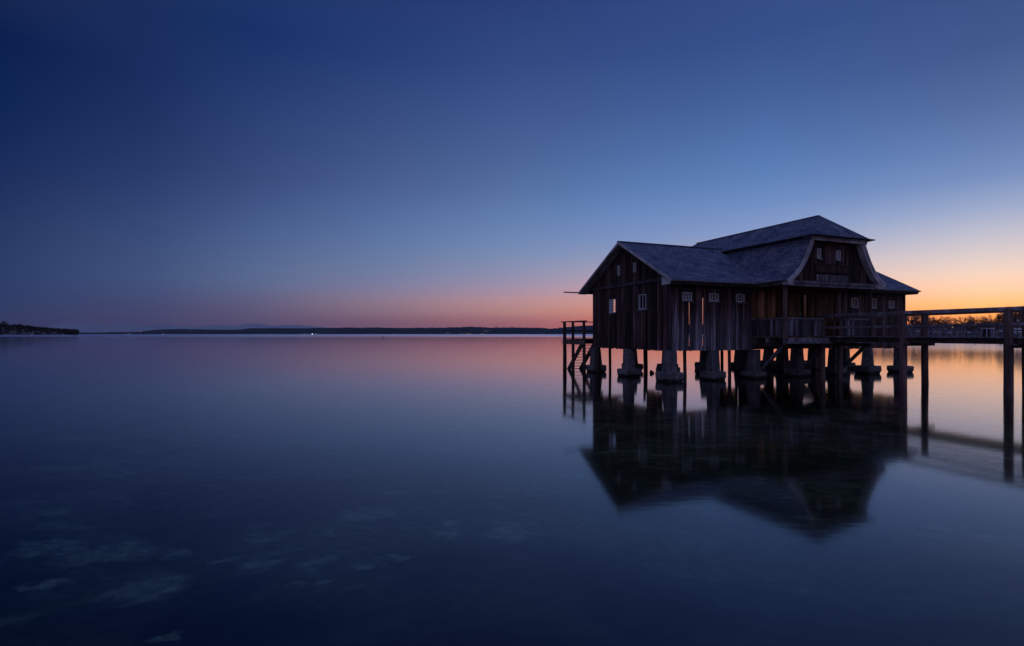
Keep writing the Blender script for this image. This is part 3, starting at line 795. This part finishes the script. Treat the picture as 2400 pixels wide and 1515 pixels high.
def pier(u, w, top=1.29, wt=.44, wb=.56, fb=1.02):
    m = MB(); yaw = rp_.uniform(-.08, .08)+(.4 if rp_.random() < .2 else 0); ft = rp_.uniform(.30, .40)
    ou, ow = rp_.uniform(-.05, .05), rp_.uniform(-.05, .05)
    loft(m, [ring((wb+(wt-wb)*t)/2, ft-.03+(top-ft+.03)*t, u+ou*(1-t), w+ow*(1-t), yaw, .022, cut=.13) for t in (0, .15, .35, .6, .85, 1)])
    o = m.build('pier', M['concrete'], house)
    m = MB(); h = fb/2; yf = rp_.uniform(-.07, .07)
    loft(m, [ring(h*f, z, u+ou, w+ow, yf, j, 5, .06) for z, f, j in
             [(-1.3, .95, .01), (-.12, .94, .03), (.01, .89, .035), (.07, .95, .035), (.15, 1.0, .03), (ft-.06, 1.0, .025), (ft-.015, .97, .02), (ft, .90, .01)]])
    m.build('footing', M['concrete'], o)
for w in (0.05, 3.1, 6.15):
    for u in (.05, 2.33, 4.68, 7.35, 9.9, 12.25, 14.75):
        pier(u, w, wt=rp_.uniform(.36, .42), wb=rp_.uniform(.44, .51), fb=rp_.uniform(.76, .88))
# slim timber piles between the piers
for u, w, r in [(1.0, 6.25, .075), (1.1, 3.3, .065), (.86, .12, .075), (3.32, .12, .075), (-.12, 5.6, .11), (3.3, 6.2, .07), (5.8, 3.2, .08)]:
    m = MB(); m.tube([(u, w, -1.4), (u+.01, w, .2), (u, w+.01, 1.30)], [r*1.05, r, r*.95], 8, rp_, .06); m.build('pile', M['timberdark'], house)

# ------------------------------------------------------------------ landing with stairs behind the house, lake side
ld = empty('landing_stage', house.matrix_basis @ Vector((-.3, 9, 0)) if False else (Matrix.Rotation(HR, 4, 'Z') @ Vector((-.3, 9, 0)))+Vector((6.64, 22.4, 0)), HR)
tag(ld, 'small timber landing with handrail and steep steps down to the water behind the boathouse', 'landing stage')
ld_o = Vector((-.3, 9, 0))
def LB(): return MB()
def fin(m, name, mat, parent=ld):
    m.v = [tuple(Vector(p)-ld_o) for p in m.v] if parent is ld or True else m.v
    return m.build(name, mat, parent)
for (u, w, zt, r) in [(-.3, 9, 2.66, .09), (-.3, 8.0, 2.66, .075), (.95, 9, 2.66, .07), (-.3, 6.75, 2.66, .07)]:
    m = MB(); m.tube([(u, w, -1.5), (u+.02, w, .4), (u, w, zt)], [r*1.15, r*1.1, r*.9], 8, rp_, .04, square=.25); fin(m, 'post', M['timberdark'])
m = MB(); m.bar((-.3, 9.35, 2.69), (-.3, 6.5, 2.69), .10, .055); m.bar((-.42, 9.0, 2.692), (2.3, 9.0, 2.692), .10, .05); fin(m, 'handrail', M['timberdark'])
m = MB(); m.bar((-.3, 9.1, 2.16), (-.3, 6.5, 2.16), .03, .10); m.bar((-.36, 9.03, 2.163), (2.3, 9.03, 2.163), .03, .10); fin(m, 'mid_rail', M['timberdark'])
m = MB()
for k in range(7): m.box(-.35, 2.3, 6.9+k*.32-.03*(k % 2), 6.9+k*.32+.26, 1.68, 1.72)
fin(m, 'deck', M['timberdark'])
m = MB(); m.box(-.36, 2.3, 9.05, 9.13, 1.42, 1.66); m.box(-.38, -.31, 6.6, 9.04, 1.42, 1.66); fin(m, 'beam', M['timber'])
for u in (-.22, .55):
    m = MB(); m.bar((u, 7.0, 1.55), (u-.0, 9.0, -.35), .06, .26); fin(m, 'stringer', M['timberdark'])
for k in range(11):
    t = (k+.5)/11; m = MB(); w = 7.0+2.0*t; z = 1.55-1.9*t+.08
    m.box(-.185, .515, w-.09, w+.09, z, z+.028); fin(m, 'tread', M['timberdark'])

# ------------------------------------------------------------------ jetty
P = [Vector((13.73, 23.6, 0)), Vector((14.965, 20.4, 0)), Vector((16.11, 17.3, 0)), Vector((17.3, 14.0, 0))]
dirj = (P[2]-P[0]).normalized(); nj = Vector((-dirj.y, dirj.x, 0))
if nj.x < 0: nj = -nj
jr = math.atan2(dirj.y, dirj.x)
jt = empty('jetty', P[0], 0); o0 = P[0].copy()
tag(jt, 'long narrow timber jetty with handrails leading to the boathouse porch', 'jetty')
def finj(m, name, mat):
    m.v = [tuple(Vector(p)-o0) for p in m.v]; return m.build(name, mat, jt)
near = P; farp = [P[0]+nj*1.1, P[1]+nj*1.24, P[2]+nj*.98, P[3]+nj*1.1]
rj = random.Random(9)
def jpost(p, top, r, mat):
    m = MB(); lx, ly = rj.uniform(-.03, .03), rj.uniform(-.03, .03)
    m.tube([p+Vector((lx, ly, -1.6)), p+Vector((lx*.8, ly*.8, .05)), p+Vector((0, 0, .9)), p+Vector((0, 0, 1.7)), p+Vector((0, 0, top))], [r*.98, r*1.0, r*1.02, r, r*.97], 12, rj, .035, square=.32)
    return finj(m, 'post', mat)
for i, p in enumerate(near): jpost(p, [2.76, 2.83, 2.82, 2.84][i], [.090, .098, .095, .095][i], M['timber'])
for i, p in enumerate(farp): jpost(p, [2.70, 2.76, 2.78, 2.8][i], [.09, .088, .09, .095][i], M['timber'])
def rail(pts, name, w, h, z, mat):
    m = MB()
    for (a, b), (za, zb) in zip(zip(pts, pts[1:]), zip(z, z[1:])): m.bar(a+Vector((0, 0, za)), b+Vector((0, 0, zb)), w, h)
    finj(m, name, mat)
ext = P[0]-dirj*.25
for pts, zt in ((near, [2.755, 2.80, 2.815, 2.815, 2.83]), (farp, [2.70, 2.74, 2.77, 2.79, 2.80])):
    side = -1 if pts is near else 1
    q = [pts[0]-dirj*.15]+pts if pts is near else [pts[0]]+pts
    if pts is near: rail(q, 'handrail', .13, .12, zt, M['timbergrey'])
    else: rail(pts, 'handrail', .13, .12, zt[1:], M['timber'])
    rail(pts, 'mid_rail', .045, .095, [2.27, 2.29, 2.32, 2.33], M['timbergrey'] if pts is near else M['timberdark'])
a = P[0]-dirj*.2; b_ = P[3]+dirj*.5; Lj = (b_-a).length
m = MB(); k = 0
while k*.16 < Lj:
    c = a+dirj*(k*.16+.07); dz = rj.uniform(0, .006)
    m.bar(c-nj*.02+Vector((0, 0, 1.875+dz)), c+nj*1.12+Vector((0, 0, 1.875+dz)), .148, .04); k += 1
finj(m, 'deck', M['timbergrey'])
m = MB()
for s_ in (.16, .98): m.bar(a+nj*s_+Vector((0, 0, 1.755)), b_+nj*s_+Vector((0, 0, 1.755)), .12, .19)
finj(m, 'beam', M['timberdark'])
for i, (p, q) in enumerate(zip(near, farp)):
    m = MB(); m.bar(p-nj*.22+dirj*.19+Vector((0, 0, 1.60)), q+nj*.22+dirj*.19+Vector((0, 0, 1.60)), .09, .115); finj(m, 'crossbeam', M['timberdark'])

# ------------------------------------------------------------------ small rock standing out of the water
m = MB(); b = 0
pts = [(0, 0, .17), (.10, 0, .10), (.03, .06, .11), (-.06, .05, .13), (-.08, -.04, .10), (.02, -.06, .09), (.16, .0, .04), (.04, .09, -.05), (-.08, .08, -.05), (-.11, -.06, -.05), (.04, -.09, -.05), (.13, .02, -.05)]
m.v = pts; m.f = [(0,1,2), (0,2,3), (0,3,4), (0,4,5), (0,5,1), (1,6,2), (2,6,7), (2,7,8,3), (3,8,9,4), (4,9,10,5), (5,10,6,1), (6,11,7), (6,10,11)]
tag(m.build('rock', M['dark'], loc=(7.05, 27.0, 0)), 'small dark rock poking out of the water between two pier footings', 'rock')

# ------------------------------------------------------------------ right-hand shore, about 200 m off
Ys = 190
m = MB()
prof_b = [(0, -.6), (2, .35), (8, 1.0), (30, 2.0), (80, 3.2), (200, 3.5)]
for k in range(41):
    px = 1900+k*28; x = (px-1200)/1250*Ys
    for dy, z in prof_b: m.v.append((x, Ys+dy+6*math.sin(k*.7)*.3-max(0, k-30)*1.5, z))
for k in range(40):
    for r in range(5):
        a_ = k*6+r; m.f.append((a_, a_+6, a_+7, a_+1))
tag(m.build('shore', M['bank'], smooth=True), 'low bank of the nearby shore behind the jetty', kind='structure')
rs = random.Random(17)
m = MB()    # scrub that fills the bank below the trees
for k in range(4200):
    px = rs.uniform(2040, 2640); dy = rs.uniform(6, 30); x = (px-1200)/1250*(Ys+dy); z = 1+rs.random()**1.5*4.2; s_ = rs.uniform(.15, .5)
    an = rs.uniform(0, 6.3); dx_, dy_ = math.cos(an)*s_*.35, math.sin(an)*s_*.35; tz = rs.uniform(.5, 1.6)
    m.poly([(x-dx_, Ys+dy-dy_, z-tz*.5), (x+dx_, Ys+dy+dy_, z-tz*.5), (x+dx_*.3+rs.uniform(-.3, .3), Ys+dy, z+tz*.5)])
tag(m.build('scrub', M['reed']), 'grey leafless scrub covering the bank under the bare trees', 'scrub', kind='stuff')
def make_tree(seed, H, spread):
    r = random.Random(seed)
    tr = MB(); cr_ = MB()
    def branch(p, d, ln, rad, lv):
        q = p+d*ln
        mid = p+d*ln*.5+Vector((r.uniform(-1, 1), r.uniform(-1, 1), r.uniform(-.5, .5)))*ln*.06
        (tr if lv == 0 else cr_).tube([p, mid, q], [rad, rad*.85, rad*.65], 5 if lv < 2 else 3, cap=False)
        if lv >= 5: return
        n = r.choice([3, 3, 4]) if lv < 4 else 4
        for k in range(n):
            ax = Vector((r.gauss(0, 1), r.gauss(0, 1), r.gauss(.0, .5))); 
            nd = (d+ax.normalized()*spread*r.uniform(.5, 1.15)).normalized(); nd.z = max(nd.z, -.15)+.06; nd.normalize()
            start = p+d*ln*r.uniform(.45, 1.0)
            branch(start, nd, ln*r.uniform(.62, .85), rad*.56, lv+1)
    branch(Vector((0, 0, -.3)), Vector((r.uniform(-.08, .08), 0, 1)).normalized(), H*.26, H*.03, 0)
    return tr, cr_
protos = []
for s_ in range(5):
    protos.append(make_tree(40+s_, 9, .85))
meshes = []
spots = []
px = 2046
while px < 2560:
    spots.append(px); px += rs.uniform(11, 17)
# crown tops (photo rows) along the shore
topline = [(2040, 742), (2128, 733), (2135, 728), (2150, 731), (2165, 741), (2200, 742), (2215, 738), (2235, 748), (2250, 747), (2270, 742), (2290, 740), (2330, 741), (2340, 738), (2360, 726), (2400, 716), (2460, 712), (2560, 718)]
first = {}
descr = ['bare leafless tree on the shore with a wide rounded crown', 'bare leafless tree on the shore with an upright crown']
for i, px in enumerate(spots):
    Yt = Ys+rs.uniform(14, 26); k = i % 5
    top = 2+(783-interp(topline, px)-rs.uniform(0, 5))/1250*Yt; base = 1.4
    sc_ = (top-base)/8.2*1.10
    if k not in first:
        t = empty('bare_tree', (0, 0, 0)); tr, cr_ = protos[k]
        # scale prototypes so that the crown top is about 8.2 m
        zz = max(v[2] for v in cr_.v); f = 8.2/zz
        tr.v = [(v[0]*f, v[1]*f, v[2]*f) for v in tr.v]; cr_.v = [(v[0]*f, v[1]*f, v[2]*f) for v in cr_.v]
        tr.build('trunk', M['twig'], t); cr_.build('crown', M['twig'], t); first[k] = t
    else:
        s0 = first[k]; t = s0.copy(); col.objects.link(t)
        for ch in list(s0.children):
            c = ch.copy(); col.objects.link(c); c.parent = t
    t.location = ((px-1200)/1250*Yt, Yt, base); t.rotation_euler = (0, 0, rs.uniform(0, 6.28)); t.scale = (sc_*1.15, sc_*1.15, sc_)
    ordn = ['first', 'second', 'third', 'fourth', 'fifth', 'sixth', 'seventh', 'eighth', 'ninth', 'tenth', 'eleventh', 'twelfth', 'thirteenth', 'fourteenth', 'fifteenth', 'sixteenth', 'seventeenth', 'eighteenth', 'nineteenth', 'twentieth']
    secs = [(2105, 'bare shore tree behind the right end of the boathouse'), (2162, 'bare shore tree between the boathouse corner and the slim jetty post'), (2352, 'bare shore tree seen over the jetty rail right of the slim post'), (9999, 'taller bare shore tree right of the thick jetty post')]
    si = [k_ for k_, (lim, _) in enumerate(secs) if px < lim][0]; cnt = [q for q in spots if q <= px and (si == 0 or q >= secs[si-1][0])]
    lab = ordn[len(cnt)-1]+' '+secs[si][1]
    tag(t, lab, 'tree', 'bare trees along the near shore')
# an ivy-clad dark pole-like conifer tip among them
m = MB(); rr = random.Random(3)
for k in range(260):
    z = rr.uniform(0, 1); w_ = .75*(1-abs(z-.5)*1.2)+.1; an = rr.uniform(0, 6.28); q = Vector((math.cos(an)*w_*rr.random(), math.sin(an)*w_*rr.random(), 5.6+z*2.6))
    m.poly([q+Vector((rr.uniform(-.25, .25) for _ in range(3))) for _ in range(3)] if False else [q+Vector((rr.uniform(-.25, .25), rr.uniform(-.25, .25), rr.uniform(-.25, .25))) for _ in range(3)])
ct = empty('dark_tree', at(2341, Ys+12, 1.2)); tag(ct, 'narrow dark tree with a dense clump at its top beside the thick jetty post', 'tree')
m.build('crown', M['forest'], ct)
m = MB(); m.tube([(0, 0, -.2), (0, 0, 6.2)], [.16, .08], 6); m.build('trunk', M['twig'], ct)

# pavilion with a pale flat roof, landing pier with white rails, fence, posts, lamps
pv = empty('pavilion', at(2315.5, 170, 0)); tag(pv, 'dark open shelter with a pale flat roof on the shore', 'shelter')
m = MB(); m.box(-1.4, 1.35, -1, 1, 3.6, 3.85); m.build('roof', M['white'], pv)
m = MB(); m.box(-.75, .95, .3, .9, .7, 3.59); m.build('wall', M['dark'], pv)
for x in (-1.1, 1.1):
    m = MB(); m.box(x-.07, x+.07, -.9, -.76, -.6, 3.59); m.build('post', M['white'], pv)
m = MB(); m.box(-1.5, 1.5, -1, 1, .55, .7); m.build('floor', M['timberdark'], pv)
sp = empty('steamer_pier', at(2374, 120, 0)); tag(sp, 'white railed landing pier at the right edge beyond the jetty', 'pier')
m = MB()
for k, z in enumerate((1.05, 1.55, 2.0, 2.35)): m.box([1.3, 1.6, 1.5, 1.5][k], 9, 0, .12, z-.06, z+.07)
m.build('step_rails', M['white'], sp)
m = MB(); m.box(0, 9, 2.0, 2.2, 2.45, 2.62); m.box(0, 9, 2.0, 2.2, 2.95, 3.3); m.bar((1.2, 1.9, 2.9), (2.8, 1.9, 1.9), .12, .2); m.build('handrail', M['white'], sp)
m = MB(); m.box(-.2, 9, -.3, 3.5, .62, .9); m.build('deck', M['timber'], sp)
for x in (0, 3, 6):
    m = MB(); m.tube([(x, 0, -1), (x, 0, 2.2)], .12, 6); m.build('post', M['timberdark'], sp)
m = MB(); v0 = at(2384, 119, py=751)-at(2374, 120, 0); 
m.hexa([v0+Vector(q) for q in [(0,0,-.35),(.45,0,-.35),(.45,.1,-.35),(0,.1,-.35),(0,0,.25),(.06,0,.25),(.06,.1,.25),(0,.1,.25)]])
sg = m.build('sign', M['white'], sp)
m = MB(); m.tube([v0+Vector((.05, .05, -4)), v0+Vector((.05, .05, -.36))], .04, 6); m.build('sign_pole', M['dark'], sg)
fn = empty('shore_fence', at(2130, 178, 0)); tag(fn, 'low grey railing running along the waterfront behind the jetty', 'fence')
xa, xb = 0, (2420-2130)/1250*178
m = MB()
for z in (1.55, 1.95, 2.3): m.box(xa, xb, 0, .06, z, z+.07)
m.build('rail', M['timbergrey'], fn)
x = xa
while x < xb:
    m = MB(); m.box(x-.07, x+.07, -.08, .14, -.3, 2.45); m.build('post', M['timberdark'], fn); x += 1.9
m = MB(); m.box(xa, xb, -1.2, 1.5, .95, 1.15); m.build('walkway', M['bank'], fn)
# small bits along the waterfront
def hut(px, Y, w, h, py, mat, name, lab, cat):
    o = empty(name, at(px, Y, .9)); tag(o, lab, cat)
    m = MB(); m.box(-w/2, w/2, 0, w*.8, 0, h); m.build('body', M['bank'], o)
    m = MB(); m.hexa([(-w/2-.1, -.1, h), (w/2+.1, -.1, h), (w/2+.1, w*.9, h), (-w/2-.1, w*.9, h), (-w/2-.1, -.1, h+.10), (w/2+.1, -.1, h+.10), (w/2, w*.9, h+.25), (-w/2, w*.9, h+.25)]); m.build('roof', M[mat], o)
hut(2227, 172, .5, 1.4, 0, 'white', 'kiosk', 'tiny pale-topped box on the waterfront between the jetty posts', 'kiosk')
hut(2272, 180, .6, 1.5, 0, 'white', 'kiosk', 'small pale-topped box left of the flat-roofed shelter', 'kiosk')
hut(2153, 176, .5, 1.9, 0, 'white', 'kiosk', 'tiny pale-topped box near the boathouse corner', 'kiosk')
hut(2195, 176, .6, 1.7, 0, 'white', 'kiosk', 'tiny pale-topped box right of the first far jetty post', 'kiosk')
hut(2348, 168, .7, 1.9, 0, 'white', 'kiosk', 'pale-roofed box just left of the thick jetty post', 'kiosk')
lp = empty('street_lamp', at(2234, 182, .9)); tag(lp, 'lit street lamp on the shore beneath the jetty mid rail', 'lamp')
m = MB(); m.tube([(0, 0, 0), (0, 0, 3.2), (-.2, 0, 3.4)], .04, 6); m.build('pole', M['dark'], lp)
m = MB(); m.box(-.34, -.14, -.08, .08, 3.33, 3.45); m.build('lamp_head', M['lampwarm'], lp)
for px, Y, zt, lab in [(2265, 118, 1.0, 'thin mooring stake in the water left of centre in the jetty gap'), (2286, 105, 1.0, 'thin mooring stake in the water right of centre in the jetty gap'), (2344, 96, 1.0, 'thin mooring stake in the water just left of the thick jetty post')]:
    m = MB(); m.tube([(0, 0, -1), (0, 0, zt)], .06, 6); tag(m.build('mooring_stake', M['timberdark'], loc=at(px, Y, 0)), lab, 'stake', 'mooring stakes off the right shore')
for px, Y, zt, lab in [(898, 260, 1.1, 'thin stake in open water left of the far shore lights'), (178, 420, 2.0, 'thin stake in open water off the tip of the headland')]:
    m = MB(); m.tube([(0, 0, -1), (0, 0, zt)], .17, 6); tag(m.build('stake', M['timberdark'], loc=at(px, Y, 0)), lab, 'stake')

# ------------------------------------------------------------------ far shore: church tower, lamps, boats
ch = empty('church', at(1162.5, 4150, 40)); tag(ch, 'tiny church with a pointed spire on the far hill', 'church')
m = MB(); m.box(-2.5, 2.5, 0, 5, 0, 20); m.build('tower', M['dark'], ch)
m = MB(); m.v = [(-3, -.5, 20), (3, -.5, 20), (3, 5.5, 20), (-3, 5.5, 20), (0, 2.5, 32)]; m.f = [(0,1,4), (1,2,4), (2,3,4), (3,0,4)]; m.build('spire', M['dark'], ch)
m = MB(); m.box(3, 14, 0, 8, 0, 12); m.build('nave', M['dark'], ch)
lamps = [(303, 783.2, 'w', 'small warm light far left beyond the headland tip'), (330, 777, 'w', 'small light above the shore far left beyond the headland'), (382, 783.6, 'w', 'faint light at the waterline where the far hills begin'),
 (296, 780.8, 'r', 'faint reddish light left of the distant hills'), (636, 783.4, 'r', 'faint red light at the far waterline'), (715, 784.2, 'w', 'small light just left of the brightest white light'), (732, 783.8, 'W', 'brightest white light on the far waterline'),
 (740.5, 783.2, 'w', 'small light just right of the brightest white light'), (782, 779.5, 'w', 'single light a little up the far slope'), (922, 782.8, 'w', 'single small light near the stake in open water'),
 (1047, 780.7, 'w', 'left light of the close pair above the far shore'), (1050.5, 780.8, 'w', 'right light of the close pair above the far shore'), (1081, 781.4, 'w', 'single light just left of the cluster at the far waterline'),
 (1095, 783.8, 'w', 'left lamp of the three at the far waterline'), (1098.5, 783.8, 'w', 'middle lamp of the three at the far waterline'), (1103.3, 783.7, 'w', 'right lamp of the three at the far waterline'),
 (1128, 783.7, 'w', 'dim lamp at the waterline left of a brighter one'), (1132.7, 784, 'w', 'brighter rightmost lamp at the far waterline'), (1136, 777.5, 'w', 'lowest of three lights rising up the far hill'),
 (1141, 776, 'w', 'middle of three lights rising up the far hill'), (1148, 775, 'w', 'topmost of three lights rising up the far hill')]
for px, py, kd, lab in lamps:
    Y = 3120; z = max(2.2, 2+(783-py)/1250*Y); o = empty('shore_lamp', at(px, Y, 0)); tag(o, lab, 'lamp', 'lights along the far shore')
    s_ = {'w': 1.3, 'r': 1.2, 'W': 2.2}[kd]
    m = MB(); m.tube([(0, 0, z-s_), (0, 0, z-s_*.3), (0, 0, z+s_*.6), (0, 0, z+s_)], [s_*.4, s_, s_*.8, s_*.2], 6); m.build('lamp_head', M[{'w': 'lampwarm', 'r': 'lampred', 'W': 'lampwhite'}[kd]], o)
    m = MB(); m.tube([(0, 0, -1), (0, 0, z-s_)], .3, 5); m.build('pole', M['dark'], o)
for px, lab in ((75, 'white moored boat below the middle of the dark headland'), (148, 'white moored boat near the tip of the dark headland')):
    o = empty('moored_boat', at(px, 1050, 0), R(20)); tag(o, lab, 'boat', 'boats moored off the headland')
    m = MB(); pr = [(-3.2, 0), (-2.6, .9), (0, 1.1), (2.2, .8), (3.6, 0)]
    top_ = [(x, y) for x, y in pr]+[(x, -y) for x, y in pr[1:-1][::-1]]
    b = len(m.v); n = len(top_)
    for z, f in ((-.2, .8), (.9, 1.0)):
        for x, y in top_: m.v.append((x*f, y*f, z))
    for j in range(n): m.f.append((j, (j+1) % n, n+(j+1) % n, n+j))
    m.f.append(tuple(range(n, 2*n))); m.build('hull', M['white'], o)
    m = MB(); m.box(-1.2, 1.1, -.7, .7, .92, 1.7); m.build('cabin', M['white'], o)

# ------------------------------------------------------------------ air between here and the far shore
hz = MB(); hz.box(-9500, 9500, -40, 11200, -5, 230)
m, t, b = newmat('evening_haze'); t.nodes.remove(b)
vo = t.nodes.new('ShaderNodeVolumePrincipled'); vo.inputs['Density'].default_value = 3e-5; vo.inputs['Color'].default_value = (.55, .62, .85, 1)
vo.inputs['Anisotropy'].default_value = 0
t.links.new(vo.outputs[0], t.nodes['Material Output'].inputs['Volume'])
tag(hz.build('haze', m), 'thin blue evening haze over the lake', 'haze', kind='stuff')
